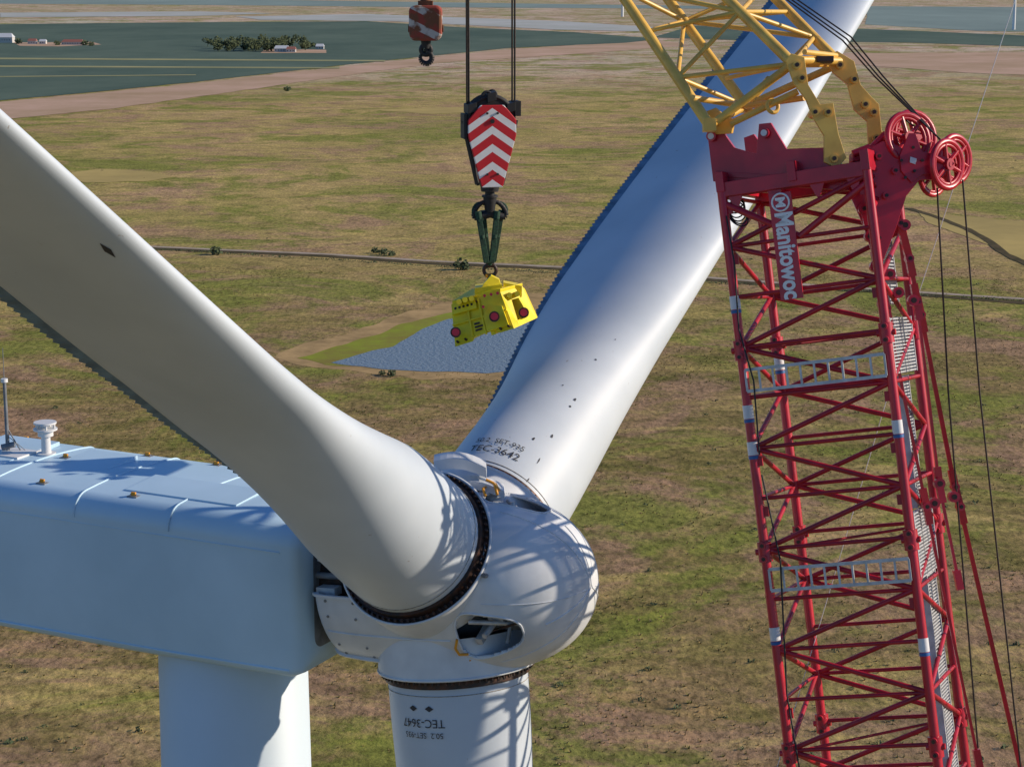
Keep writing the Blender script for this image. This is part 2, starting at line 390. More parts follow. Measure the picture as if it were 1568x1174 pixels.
# tower
TB = NP(-4.0, 0, 0)
mb = MB(); zz = HUB.z-1.45; n = 72; vs = []; prof = [(zz+.05, 1.16), (zz-.12, 1.17), (zz-.14, 1.19), (zz-25, 1.45), (zz-55, 1.85), (0, 2.1)]
for z, r in prof: vs += [(TB.x+r*cos(2*pi*i/n), TB.y+r*sin(2*pi*i/n), z) for i in range(n)]
mb.add(vs, [(i*n+j, i*n+(j+1) % n, (i+1)*n+(j+1) % n, (i+1)*n+j) for i in range(len(prof)-1) for j in range(n)], 0, True)
for z, r in ((zz-25, 1.46), (zz-55, 1.86)): mb.ring((TB.x, TB.y, z), (0, 0, 1), r, .02, n=60, k=6)
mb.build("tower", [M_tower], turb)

# ------------------------------------------------------------------ crane
KC = .935
crane = empty("lattice_boom_crane", (12, 12, 0))
BT = W(1242, 290, 30.5); BB = W(1348, 1174, 30.5)
AX = (BT-BB).normalized(); w1 = Vector((.927, -.375, 0)); w1 = (w1-AX*w1.dot(AX)).normalized(); w2 = AX.cross(w1)
if w2.y < 0: w2 = -w2
H = 1.1
def BP(u, v, s): return BT+(w1*u+w2*v+AX*s)*KC
bay = .76; NB = int((BT.z/AX.z)/(bay*KC))
mbc = MB(); mbl = MB()
cor = [(-H, -H), (H, -H), (H, H), (-H, H)]
for (u, v) in cor: mbc.tube(BP(u, v, .1), BP(u, v, -NB*bay), .068, n=12)
for kx in range(NB):
    s0 = -kx*bay; s1 = s0-bay
    for i in range(4):
        a_, b_ = cor[i], cor[(i+1) % 4]
        if i in (0, 2) or kx % 2 == 0:
            mbl.tube(BP(*a_, s0), BP(*b_, s0), .030, n=7)
        fl = (kx+i) % 2
        p, q = (a_, b_) if fl else (b_, a_)
        mbl.tube(BP(*p, s0), BP(*q, s1), .038, n=7)
    if kx % 4 == 3:
        sj = s0-bay*.05
        for (u, v) in cor:
            mbc.tube(BP(u, v, sj-.15), BP(u, v, sj+.15), .10, n=12)
            for e_ in (-.1, .1):
                mbc.tube(BP(u, v, sj+e_)-w2*.13, BP(u, v, sj+e_)+w2*.13, .05, n=10)
                mbc.tube(BP(u, v, sj+e_)-w2*.14, BP(u, v, sj+e_)-w2*.132, .028, n=8, mi=1)
            mbc.tube(BP(u, v, sj)-w1*.13, BP(u, v, sj)+w1*.13, .045, n=8)
        mbl.tube(BP(-H, -H, sj), BP(H, H, sj), .022)
for i in range(0, 40):
    for (u, v) in ((-H, -H), (H, -H)):
        if random.random() < .5: mbl.box(BP(u*.93, v, -i*bay-.2), w1*.05, w2*.02, AX*.07)
mbc.build("boom_chords", [M_red, M_dark], crane); mbl.build("boom_lacing", [M_red2], crane)
mb = MB()
for (u, v, s_) in ((-H, -H, -1.6), (-H, -H, -3.25), (-H, -H, -3.8), (H, -H, -3.7), (-H, -H, -6.6), (H, -H, -6.9), (-H, H, -2.6)):
    mb.tube(BP(u, v, s_-.10), BP(u, v, s_+.10), .074, n=12, mi=0); mb.tube(BP(u, v, s_-.16), BP(u, v, s_-.11), .074, n=12, mi=1)
mb.build("chord_tags", [M_tag, M_blue], crane)
mb = MB()
def ladder(s0, u0, u1, v):
    for ds in (0, -.32): mb.box(BP((u0+u1)/2, v, s0+ds), w1*((u1-u0)/2*KC), w2*.015, AX*.022)
    n_ = int((u1-u0)/.21)
    for i in range(n_+1): mb.box(BP(u0+(u1-u0)*i/n_, v, s0-.16), w1*.014, w2*.012, AX*.15)
ladder(-2.62, -H+.05, H-.05, -H-.09); ladder(-5.62, -H+.05, H-.05, -H-.09)
for kk in range(4): ladder(-8.8-3.04*kk*1.0-3, -H+.05, H-.05, -H-.09)
def grating(s0, s1, v0, v1, u):
    for v in (v0, v1): mb.box(BP(u, v, (s0+s1)/2), w1*.045, w2*.018, AX*(abs(s1-s0)/2*KC))
    n_ = int(abs(s1-s0)/.05)
    for i in range(n_): mb.box(BP(u, (v0+v1)/2, s0-(i+.5)*abs(s1-s0)/n_), w1*.035, w2*((v1-v0)/2*KC), AX*.011)
    n_ = max(2, int((v1-v0)/.16))
    for i in range(1, n_): mb.box(BP(u-.02, v0+(v1-v0)*i/n_, (s0+s1)/2), w1*.012, w2*.008, AX*(abs(s1-s0)/2*KC))
grating(-.9, -1.9, -.45, .55, H-.12); grating(-2.1, -2.95, -.85, .85, H-.02); grating(-3.0, -5.0, .0, .5, H-.1); grating(-5.0, -6.0, -.8, .7, H-.02); grating(-6.0, -20, -.15, .55, H-.06)
mb.build("walkway_gratings", [M_alu], crane)
mb = MB()
cx = -.20; s_c = -.96
def pl_(x, y): return BP(cx+y, -H-.12, s_c-x)
mb.plate([pl_(-.88, -.17), pl_(.70, -.17), pl_(.70, .17), pl_(-.88, .17)], w2*.03, 0)
vv, ff = text_mesh("Manitowoc", .37, .012)
xs = [p.x for p in vv]; sc_ = 1.28/(max(xs)-min(xs))
mb.add([BP(cx-.10+p.y*1.0, -H-.128, s_c-(p.x*sc_)-.05) for p in vv], ff, 1)
mb.ring(pl_(-.74, 0), w2, .12, .014, mi=1, n=28, k=6)
vv, ff = text_mesh("M", .2, .008); mb.add([BP(cx-.07+p.y, -H-.128, s_c+.74-p.x) for p in vv], ff, 1)
mb.build("sign_board", [M_red, M_wtext], crane)

# boom head ----------------------------------------------
kF = .0040
def F(px, py, d0=29.75): return W(px, py, d0-kF*(px-1195))
mb = MB()
mb.plate([F(*p) for p in [(1082, 196), (1098, 190), (1124, 226), (1158, 236), (1285, 250), (1302, 262), (1300, 292), (1092, 278)]], w2*.10)
mb.plate([F(*p) for p in [(1158, 238), (1162, 190), (1180, 188), (1204, 228), (1262, 226), (1300, 262)]], w2*.08)
mb.plate([F(*p)+w2*2.0 for p in [(1082, 196), (1098, 190), (1124, 226), (1285, 246), (1302, 262), (1300, 292), (1092, 278)]], w2*.10)
mb.plate([F(*p)-w2*.02 for p in [(1096, 262), (1298, 276), (1298, 284), (1096, 270)]], w2*.02)
for u in (-H, 0, H): mb.box(BP(u, 0, .22), w1*.06, w2*(H), AX*.14)
mb.box(BP(0, -H+.05, .1), w1*H*KC, w2*.09, AX*.1); mb.box(BP(0, H-.05, .1), w1*H*KC, w2*.09, AX*.1)
for u_ in (-.9, -.3, .35, .9):
    mb.tube(BP(u_, -H, .1), BP(u_+.25, H, .1), .04); mb.plate([BP(u_-.12, -H-.02, 0), BP(u_+.12, -H-.02, 0), BP(u_+.02, -H-.02, -.22), BP(u_-.02, -H-.02, -.22)], w2*.03)
mb.tube(BP(-H, -H, -.1), BP(0, -H, -.75), .05); mb.tube(BP(H, -H, -.1), BP(0, -H, -.75), .05)
mb.tube(BP(H, -H, .3), BP(H, H, -.3), .055); mb.tube(BP(H, H, .3), BP(H, -H, -.5), .05)
def Hd(px, py, d=29.7): return W(px, py, d)
for dd in (29.45, 30.0):
    mb.plate([Hd(px, py, dd) for px, py in [(1300, 258), (1322, 232), (1352, 216), (1372, 222), (1398, 236), (1438, 248), (1456, 258), (1440, 274), (1408, 276), (1388, 300), (1372, 350), (1352, 400), (1340, 402), (1322, 345), (1302, 300)]], CF*.05)
for dd in (29.4, 29.85):
    mb.plate([Hd(px, py, dd) for px, py in [(1380, 262), (1378, 238), (1392, 204), (1402, 204), (1412, 232), (1448, 240), (1462, 250), (1452, 262), (1412, 268), (1396, 280)]], CF*.04)
mb.tube(Hd(1310, 252, 29.6), Hd(1356, 205, 29.6), .05); mb.tube(Hd(1356, 205, 29.6), Hd(1360, 232, 29.9), .05)
mb.box(Hd(1316, 242, 29.5), CR*.12, CU*.06, CF*.15); mb.tube(Hd(1306, 236, 29.35), Hd(1332, 226, 29.35), .055, n=12)
NH = Vector((.42, -.86, .30)).normalized(); NH2 = Vector((.62, -.76, .12)).normalized()
mb.wheel(Hd(1390, 212, 29.6), NH, .34, .085); mb.wheel(Hd(1400, 208, 30.0), NH, .34, .085)
mb.wheel(Hd(1450, 252, 29.45), NH2, .32, .085); mb.wheel(Hd(1462, 244, 29.8), NH2, .32, .085)
mb.wheel(Hd(1428, 268, 30.1), NH2, .28, .07)
for px, py in ((1325, 262), (1330, 318), (1318, 290), (1345, 240), (1370, 262), (1356, 300), (1345, 365)):
    c = Hd(px, py, 29.43); mb.tube(c, c+CF*-.08, .05, n=14); mb.tube(c+CF*-.08, c+CF*-.1, .026, n=10, mi=1)
for px, py in ((1380, 246), (1398, 226), (1412, 246), (1386, 272), (1400, 262)):
    c = Hd(px, py, 29.38); mb.tube(c, c-CF*.03, .022, n=8, mi=1)
for px, py in ((1090, 209), (1171, 204)):
    c = F(px, py, 29.72); mb.tube(c, c-w2*.05, .07, n=16); mb.tube(c-w2*.05, c-w2*.06, .045, n=14, mi=2)
mb.plate([Hd(1394, 240, 29.36), Hd(1404, 243, 29.36), Hd(1402, 252, 29.36), Hd(1393, 249, 29.36)], CF*.01, 2)
mb.build("boom_head", [M_red, M_dark, M_tag], crane, bevel=.01)
mb = MB()
for i in range(6):
    c = BP(-.95, -.9, -.12-.04*i); mb.ring(c, Vector((.2+.1*i, -1, .4*i-.9)), .10+.012*i, .011, n=18, k=5)
pth = [BP(-1.05, -1.2, -.3), BP(-1.0, -1.25, -1.0), BP(-1.06, -1.22, -2), BP(-.92, -1.25, -2.8), BP(-.98, -1.2, -3.9)]
mb.path(pth, .012, n=6)
mb.path([BP(-.98, -1.2, -4.2), BP(-.85, -1.22, -5.5), BP(-1.0, -1.2, -7.5), BP(-.9, -1.2, -9.5)], .012, n=6)
mb.build("head_cables", [M_black], crane)
# jib -----------------------------------------------------
mb = MB()
feet = [W(1086, 192, 29.85), W(1142, 163, 31.2), W(1286, 98, 31.0), W(1214, 98, 29.7)]
mid = [W(944, -20, 31.2), W(1002, -30, 32.5), W(1170, -20, 32.3), W(1095, -20, 31.0)]
tip = [W(705, -390, 34.2), W(728, -392, 34.9), W(775, -370, 34.9), W(750, -365, 34.2)]
for i in range(4):
    mb.tube(feet[i], mid[i], .078, n=12); mb.tube(mid[i], tip[i], .078, n=12)
def lat(A0, A1, B0, B1, n_, r=.036, ph=0):
    for i in range(n_+1):
        f = i/n_; a_ = A0.lerp(A1, f); b_ = B0.lerp(B1, f)
        if i % 2 == 0: mb.tube(a_, b_, r*.9, n=8)
        if i < n_:
            f2 = (i+1)/n_
            if (i+ph) % 2: mb.tube(a_, B0.lerp(B1, f2), r, n=8)
            else: mb.tube(b_, A0.lerp(A1, f2), r, n=8)
for i in range(4):
    j = (i+1) % 4
    lat(feet[i], mid[i], feet[j], mid[j], 3, ph=i); lat(mid[i], tip[i], mid[j], tip[j], 8, ph=i+1)
mb.tube(feet[0]+Vector((.1, 0, .05)), feet[3], .06, n=12); mb.tube(feet[1], feet[2], .055, n=12); mb.tube(feet[0], feet[1], .055); mb.tube(feet[3], feet[2], .055)
mb.tube(W(1118, 190, 29.9), W(1222, 140, 29.7), .05); mb.tube(W(1142, 163, 30.6), W(1232, 150, 29.8), .045)
mb.tube(W(1060, 150, 30.0), W(1142, 163, 31.0), .045)
mb.tube(W(1112, 120, 31.0), W(1216, 98, 29.8), .034); mb.tube(W(1176, 120, 29.8), W(1142, 163, 31.0), .034)
for p in feet:
    mb.box(p, CR*.09, CU*.09, CF*.09)
mb.ring(W(1183, 163, 29.75), NH, .09, .03, n=20)
th = CF*.07
mb.plate([F(*p, 29.72) for p in [(1078, 196), (1078, 172), (1096, 165), (1112, 180), (1124, 182), (1120, 204), (1096, 206)]], w2*.09)
l1 = [(1203, 92), (1212, 82), (1232, 88), (1238, 130), (1256, 160), (1276, 158), (1284, 205), (1296, 242), (1282, 258), (1262, 248), (1262, 208), (1245, 180), (1234, 152), (1216, 128)]
l2 = [(1264, 88), (1282, 78), (1308, 94), (1318, 130), (1334, 148), (1346, 160), (1350, 200), (1356, 216), (1346, 226), (1330, 220), (1328, 186), (1308, 168), (1298, 130), (1276, 112)]
for l_, dds in ((l1, (29.35, 29.6)), (l2, (30.2, 30.45))):
    for dd in dds: mb.plate([W(px, py, dd) for px, py in l_], th)
for px, py, dd in ((1220, 100, 29.33), (1228, 120, 29.33), (1248, 172, 29.33), (1268, 172, 29.33), (1277, 243, 29.33), (1286, 100, 30.15), (1308, 122, 30.15), (1325, 160, 30.15), (1338, 172, 30.15), (1342, 212, 30.15)):
    c = W(px, py, dd); mb.tube(c+CF*.3, c-CF*.03, .055, n=14); mb.tube(c-CF*.03, c-CF*.05, .03, n=10, mi=1)
mb.tube(W(1222, 92, 29.5), W(1290, 94, 30.3), .06, n=12); mb.tube(W(1232, 80, 29.5), W(1285, 86, 30.3), .04)
mb.box(W(1262, 92, 29.8), CR*.12, CU*.04, CF*.1, 1)
mb.build("jib", [M_yel, M_dark], crane, bevel=.006)
mb = MB()
tipc = (tip[0]+tip[1]+tip[2]+tip[3])/4
for o_ in (-.4, .4): mb.wheel(tipc+Vector((o_, 0, 0)), Vector((.1, -1, 0)), .35, .08)
mb.box(tipc, (.5, 0, 0), (0, .1, 0), (0, 0, .15)); mb.build("jib_tip", [M_yel], crane)
def sagline(mb, pts, r, n=6, sub=10, sag=0):
    for i in range(len(pts)-1):
        prev = pts[i]
        for j in range(1, sub+1):
            f = j/sub; q = pts[i].lerp(pts[i+1], f)-Vector((0, 0, sag*4*f*(1-f))); mb.tube(prev, q, r, n=n, cap=False); prev = q
mb = MB()
for o_ in (0, 6, 13):
    sagline(mb, [W(1150+o_, -40, 31.5), W(1290+o_, 62-o_*.4, 30.6), W(1340+o_, 118, 30.1), W(1440+o_*.3, 214+o_*.4, 29.5)], .012, sub=4)
for a_, b_, c_ in (((1435, 288), (1452, 600), (1500, 1174)), ((1474, 275), (1500, 600), (1563, 1174)), ((1388, 185), (1430, 215), (1440, 240))):
    p, q, r_ = W(*a_, 29.6), W(*b_, 30.2), W(*c_, 30.8)
    sagline(mb, [p, q, r_], .013, sub=3)
    if c_[1] > 1000: mb.tube(r_, r_+(r_-q)*9, .013, n=6)
mb.build("hoist_ropes", [M_rope], crane)
mb = MB()
gp, gq = W(1548, 20, 31.2), W(1190, 1174, 32.0)
mid_ = W(1400, 470, 31.5)
sagline(mb, [gp+(gp-mid_)*.8, gp, mid_, gq, gq+(gq-mid_)*5], .006, n=5, sub=3)
mb.build("tag_line", [M_tag], crane)
mb = MB()
def strap(pts, r=.03):
    for i in range(len(pts)-1):
        p, q = pts[i], pts[i+1]; d_ = (q-p).normalized(); s_ = d_.cross(CF).normalized()
        mb.box((p+q)/2, (q-p)/2, s_*r, CF*.018)
        mb.tube(p-CF*.08, p+CF*.08, .06, n=12); mb.tube(p-CF*.09, p-CF*.10, .03, n=8, mi=1)
        mb.box(p+d_*.12, d_*.14, s_*.05, CF*.05); mb.box(q-d_*.12, d_*.14, s_*.05, CF*.05)
P1 = [W(1322, 320, 29.4), W(1345, 412, 29.5), W(1357, 472, 29.55), W(1418, 775, 29.8), W(1500, 1174, 30.1)]
P2 = [W(1378, 342, 29.8), W(1392, 396, 29.9), W(1404, 462, 30.), W(1438, 742, 30.2), W(1470, 900, 30.2)]
P4 = [W(1392, 396, 30.1), W(1410, 482, 30.2), W(1462, 745, 30.6), W(1470, 775, 30.6), W(1568, 1200, 31.2), W(2100, 3600, 34)]
strap(P1, .02); strap(P2, .02); strap(P4, .03)
for px, py in ((1325, 285), (1322, 320), (1332, 362), (1340, 408), (1352, 465), (1385, 345), (1362, 420), (1375, 448), (1398, 460), (1438, 740), (1460, 760), (1430, 770)):
    c = W(px, py, 29.4+.006*(px-1320)); mb.tube(c-CF*.06, c+CF*.06, .08, n=14); mb.tube(c-CF*.06, c-CF*.075, .04, n=10, mi=1)
mb.build("boom_pendants", [M_red, M_dark], crane)
base = BP(0, 0, -NB*bay)
mb = MB()
for sx in (-3.5, 3.5):
    mb.plate([(base.x+sx-.6, base.y-5+dy, z) for dy, z in ((0, .3), (.3, 0), (9.7, 0), (10, .3), (10, 1.3), (9.7, 1.6), (.3, 1.6), (0, 1.3))], (1.2, 0, 0), 1)
mb.box((base.x, base.y-2, 2.2), (1.6, 0, 0), (0, 5.5, 0), (0, 0, .7)); mb.box((base.x, base.y-7, 3.4), (2.6, 0, 0), (0, 1.2, 0), (0, 0, 1.4), 1); mb.box((base.x-2.4, base.y+2, 2.8), (.7, 0, 0), (0, 1.1, 0), (0, 0, 1.1))
mb.build("crawler_base", [M_red, M_dark], crane, bevel=.05)

# ------------------------------------------------------------------ hook block
DB = 34.5
def Q(px, py, d=DB): return W(px, py, d)
def chevron_mat():
    m = bpy.data.materials.new("chevron_paint"); m.use_nodes = True; nt = m.node_tree; b = nt.nodes["Principled BSDF"]
    tc = nt.nodes.new("ShaderNodeTexCoord"); sx = nt.nodes.new("ShaderNodeSeparateXYZ"); nt.links.new(tc.outputs["Object"], sx.inputs[0])
    ab = nd(nt, "ShaderNodeMath", operation='ABSOLUTE'); nt.links.new(sx.outputs["X"], ab.inputs[0])
    ma = nd(nt, "ShaderNodeMath", operation='MULTIPLY_ADD'); nt.links.new(ab.outputs[0], ma.inputs[0]); ma.inputs[1].default_value = .7; nt.links.new(sx.outputs["Z"], ma.inputs[2])
    mu = nd(nt, "ShaderNodeMath", operation='MULTIPLY'); nt.links.new(ma.outputs[0], mu.inputs[0]); mu.inputs[1].default_value = 1/.285
    fr = nd(nt, "ShaderNodeMath", operation='FRACT'); nt.links.new(mu.outputs[0], fr.inputs[0])
    gt = nd(nt, "ShaderNodeMath", operation='GREATER_THAN'); nt.links.new(fr.outputs[0], gt.inputs[0]); gt.inputs[1].default_value = .45
    n = nd(nt, "ShaderNodeTexNoise", Scale=9., Detail=4.); nt.links.new(tc.outputs["Object"], n.inputs["Vector"])
    mx = nd(nt, "ShaderNodeMix", data_type='RGBA'); nt.links.new(gt.outputs[0], mx.inputs[0]); mx.inputs[6].default_value = (.85, .85, .85, 1); mx.inputs[7].default_value = (.62, .012, .025, 1)
    m2 = nd(nt, "ShaderNodeMix", data_type='RGBA', blend_type='MULTIPLY'); m2.inputs[0].default_value = .25
    nt.links.new(mx.outputs[2], m2.inputs[6]); nt.links.new(n.outputs["Fac"], m2.inputs[7]); nt.links.new(m2.outputs[2], b.inputs["Base Color"]); b.inputs["Roughness"].default_value = .5
    return m
M_chev = chevron_mat()
s = DB/FPX*KC
bc = Q(750, 285)
hb = empty("crane_hook_block", bc)
def L3(dx, dy, dz): return Vector((dx*s, dy, dz*s))
yaw = Matrix.Rotation(radians(12), 3, 'Z')
def addlocal(mb, name, mats, bevel=0):
    o = mb.build(name, mats, None, bevel); o.parent = hb; o.rotation_euler = (0, 0, radians(12)); return o
mb = MB()
for y_ in (-.22, .17):
    mb.plate([L3(-16, y_, 0), L3(16, y_, 0), L3(37, y_, 78), L3(37, y_, 102), L3(18, y_, 124), L3(-18, y_, 124), L3(-37, y_, 102), L3(-37, y_, 78)], (0, .05, 0))
addlocal(mb, "cheek_plates", [M_chev], .01)
mb = MB()
for y in (-.1, 0, .1):
    mb.ring((0, y, 102*s), (0, 1, 0), .36, .045, n=36); mb.tube((0, y-.03, 102*s), (0, y+.03, 102*s), .35, n=32)
mb.tube((0, -.24, 100*s), (0, .24, 100*s), .035, n=16)
for dx in (-8, 8):
    for dz in (20, 112): mb.tube(L3(dx, -.24, dz), L3(dx, -.2, dz), .02, n=8)
for (dx, dz) in ((-30, 120), (30, 120), (0, 136)):
    mb.box(L3(dx, 0, dz), (.07, 0, .02), (0, .2, 0), (0, 0, .07))
mb.ring(L3(-6, -.1, 136), (0, 1, 0), .08, .025, n=20); mb.ring(L3(6, .1, 138), (0, 1, 0), .07, .02, n=20)
mb.box(L3(41, 0, 118), (.05, 0, 0), (0, .16, 0), (0, 0, .12)); mb.box(L3(-40, 0, 92), (.025, 0, 0), (0, .16, 0), (0, 0, .2))
for sx in (-1, 1):
    mb.tube(L3(sx*41, -.05, 100), L3(sx*19, -.05, 2), .028); mb.tube(L3(sx*41, .08, 100), L3(sx*19, .08, 2), .028)
mb.tube(L3(0, 0, 8), L3(0, 0, -8), .17, .14, n=20); mb.tube(L3(0, 0, -8), L3(0, 0, -24), .08, n=16); mb.tube(L3(0, 0, -14), L3(0, 0, -17), .13, n=20)
addlocal(mb, "sheaves_and_frame", [M_black], .005)
mb = MB()
mb.tube(L3(0, 0, -18), L3(0, 0, -40), .11, .08, n=16)
for sx in (-1, 1):
    pts = []
    for i in range(15):
        t = -pi*.5+pi*1.5*i/14
        pts.append(L3(sx*(14+11*cos(t+pi*.2)), 0, -36+12*sin(t)))
    for i in range(14): mb.tube(pts[i], pts[i+1], .05-.002*i, n=10)
    mb.tube(L3(0, 0, -42), pts[0], .07, n=10)
    mb.ring(L3(sx*15, .03, -38), (.3*sx, 1, 0), .13, .022, n=20, mi=1)
addlocal(mb, "ramshorn_hook", [M_black, M_green])
mb = MB()
for sx in (-1, 1):
    for k_ in (-.06, .06):
        a_ = L3(sx*15+k_*80, k_, -38); b_ = L3(sx*4+k_*40, k_, -118)
        dd_ = (b_-a_).normalized(); mb.box((a_+b_)/2, (b_-a_)/2, Vector((.045, 0, 0)), Vector((0, .03, 0)))
        mb.tube(a_, a_+dd_*.12, .055, n=8); mb.tube(a_.lerp(b_, .45), a_.lerp(b_, .52), .05, n=8)
mb.tube(L3(-16, -.1, -50), L3(-16, .1, -50), .05); mb.tube(L3(0, 0, -108), L3(0, 0, -122), .05)
addlocal(mb, "green_slings", [M_green], .008)
mb = MB()
mb.ring(L3(0, 0, -130), (.3, 1, 0), .10, .03, n=20); mb.tube(L3(-7, 0, -138), L3(7, 0, -138), .035, mi=1); mb.tube(L3(0, 0, -136), L3(0, 0, -152), .05)
for sx in (-1, 1): mb.tube(L3(sx*4, 0, -112), L3(sx*3, 0, -126), .03)
addlocal(mb, "shackle", [M_dark, M_orange])
mb = MB()
for dx, dz in ((-35, 100), (-32, 100), (35, 100), (39, 100)):
    p = bc+yaw@L3(dx, 0, dz)
    mb.tube(p, p+Vector((0, 0, 6.8)), .016, n=7)
mb.build("hoist_lines", [M_rope], hb)

# yellow lifting yoke
yk = empty("yellow_lifting_yoke", Q(755, 475))
mb = MB()
c = {}
c['fbl'] = Q(697, 531, 34.2); c['fbr'] = Q(787, 503, 33.9); c['ftl'] = Q(691, 466, 34.5); c['ftr'] = Q(766, 447, 34.2)
c['bbl'] = Q(738, 512, 35.2); c['bbr'] = Q(822, 487, 34.8); c['btl'] = Q(722, 447, 34.8); c['btr'] = Q(800, 438, 34.6)
def lerp4(a_, b_, d_, e_, u, v): return a_.lerp(b_, u).lerp(d_.lerp(e_, u), v)
def face(a_, b_, d_, e_, poly, th, mi=0):
    mb.plate([lerp4(a_, b_, d_, e_, u, v) for u, v in poly], th, mi)
IN = Vector((.15, .85, 0))
face(c['fbl'], c['fbr'], c['ftl'], c['ftr'], [(0, 0), (.30, 0), (.34, .10), (.7, .10), (.76, 0), (1, 0), (1, .8), (.97, 1), (.62, 1), (.55, 1.0), (.1, 1), (0, .86)], IN*.12)
face(c['bbl'], c['bbr'], c['btl'], c['btr'], [(0, 0), (1, 0), (1, .9), (.95, 1), (.05, 1), (0, .9)], IN*.10)
def aframe(fb, bb, ft, bt, th):
    P_ = lambda u, v: lerp4(fb, bb, ft, bt, u, v)
    for poly in ([(0, 0), (.24, 0), (.34, .8), (.25, 1), (0, 1)], [(.76, 0), (1, 0), (1, 1), (.75, 1), (.62, .8)], [(.25, .72), (.75, .72), (.75, 1), (.25, 1)], [(.2, 0), (.8, 0), (.78, .16), (.22, .16)]):
        mb.plate([P_(u, v) for u, v in poly], th)
EN = (c['fbl']-c['fbr']).normalized()*.07
aframe(c['fbr'], c['bbr'], c['ftr'], c['btr'], EN); aframe(c['fbl'], c['bbl'], c['ftl'], c['btl'], -EN)
aframe(c['fbl'].lerp(c['fbr'], .62), c['bbl'].lerp(c['bbr'], .62), c['ftl'].lerp(c['ftr'], .62), c['btl'].lerp(c['btr'], .62), -EN)
mb.plate([c['ftl'].lerp(c['ftr'], .02), c['ftr'], c['btr'], c['btl']], Vector((0, 0, .05)))
mb.plate([Q(732, 452, 34.4), Q(741, 434, 34.4), Q(752, 422, 34.45), Q(764, 428, 34.45), Q(770, 446, 34.45)], Vector((0, .14, 0)))
mb.box(Q(748, 440, 34.6), (.22, 0, .03), (0, .2, 0), (0, 0, .05)); mb.box(Q(785, 442, 34.6), (.15, 0, -.03), (0, .12, 0), (0, 0, .09))
for px, py in ((703, 462), (712, 459), (722, 457), (780, 452), (792, 450)): mb.tube(Q(px, py, 34.2), Q(px, py, 34.5), .045, n=12)
FN = (c['fbr']-c['fbl']).cross(c['ftl']-c['fbl']).normalized()
if FN.y > 0: FN = -FN
fp = lambda u, v, e=.0: lerp4(c['fbl'], c['fbr'], c['ftl'], c['ftr'], u, v)+FN*e
mb.plate([fp(.02, .72, .01), fp(.5, .72, .01), fp(.5, .96, .01), fp(.06, .96, .01)], FN*.05)
mb.plate([fp(.58, .1, .01), fp(.95, .1, .01), fp(.95, .62, .01), fp(.72, .70, .01), fp(.58, .5, .01)], FN*.04)
for u in (.32, .55): mb.tube(fp(u, .06, .02), fp(u, .95, .02), .02)
mb.tube(fp(0, .5, .02), fp(1, .5, .02), .018)
for u, v in ((.1, .84), (.18, .84), (.26, .84), (.34, .84), (.42, .84)): mb.tube(fp(u, v, .05), fp(u, v, .065), .022, n=8, mi=1)
for px, py, d_ in ((698, 509, 34.15), (757, 485, 33.9), (802, 479, 34.4)):
    p = Q(px, py, d_); mb.tube(p, p-CF*.14, .085, n=16, mi=1); mb.tube(p-CF*.14, p-CF*.18, .06, n=14, mi=2)
for px, py in ((742, 453), (752, 451), (762, 449), (740, 470)):
    p = Q(px, py, 34.1); mb.tube(p, p-CF*.08, .025, n=8, mi=2)
for u, v in ((.06, .08), (.2, .08), (.8, .08), (.94, .08), (.5, .9)):
    p = fp(u, v); mb.tube(p, p+FN*.05, .02, n=8, mi=1)
for row, wd in ((.28, .16), (.2, .12), (.36, .1)):
    mb.plate([fp(.38, row, .01), fp(.38+wd, row, .01), fp(.38+wd, row+.045, .01), fp(.38, row+.045, .01)], FN*.004, 1)
mb.build("yoke_frame", [M_byel, M_dark, M_red], yk, bevel=.01)

# auxiliary hook
ah = empty("auxiliary_hook_block", W(652, 40, 35.0)); s2 = 35/FPX*KC
def stripe_mat():
    m = bpy.data.materials.new("weathered_stripes"); m.use_nodes = True; nt = m.node_tree; b = nt.nodes["Principled BSDF"]
    tc = nt.nodes.new("ShaderNodeTexCoord"); sx = nt.nodes.new("ShaderNodeSeparateXYZ"); nt.links.new(tc.outputs["Object"], sx.inputs[0])
    ma = nd(nt, "ShaderNodeMath", operation='MULTIPLY_ADD'); nt.links.new(sx.outputs["X"], ma.inputs[0]); ma.inputs[1].default_value = .5; nt.links.new(sx.outputs["Z"], ma.inputs[2])
    mu = nd(nt, "ShaderNodeMath", operation='MULTIPLY'); nt.links.new(ma.outputs[0], mu.inputs[0]); mu.inputs[1].default_value = 1/.3
    fr = nd(nt, "ShaderNodeMath", operation='FRACT'); nt.links.new(mu.outputs[0], fr.inputs[0])
    gt = nd(nt, "ShaderNodeMath", operation='GREATER_THAN'); nt.links.new(fr.outputs[0], gt.inputs[0]); gt.inputs[1].default_value = .55
    mx = nd(nt, "ShaderNodeMix", data_type='RGBA'); nt.links.new(gt.outputs[0], mx.inputs[0]); mx.inputs[6].default_value = (.30, .05, .03, 1); mx.inputs[7].default_value = (.5, .46, .42, 1)
    n = nd(nt, "ShaderNodeTexNoise", Scale=5., Detail=6.); nt.links.new(tc.outputs["Object"], n.inputs["Vector"])
    r = nt.nodes.new("ShaderNodeValToRGB"); nt.links.new(n.outputs["Fac"], r.inputs["Fac"]); r.color_ramp.elements[0].position = .44; r.color_ramp.elements[1].position = .54
    m2 = nd(nt, "ShaderNodeMix", data_type='RGBA'); nt.links.new(r.outputs["Color"], m2.inputs[0]); nt.links.new(mx.outputs[2], m2.inputs[6]); m2.inputs[7].default_value = (.18, .065, .03, 1)
    nt.links.new(m2.outputs[2], b.inputs["Base Color"]); b.inputs["Roughness"].default_value = .8
    return m
mb = MB(); K = lambda dx, dy, dz: Vector((dx*s2, dy, dz*s2))
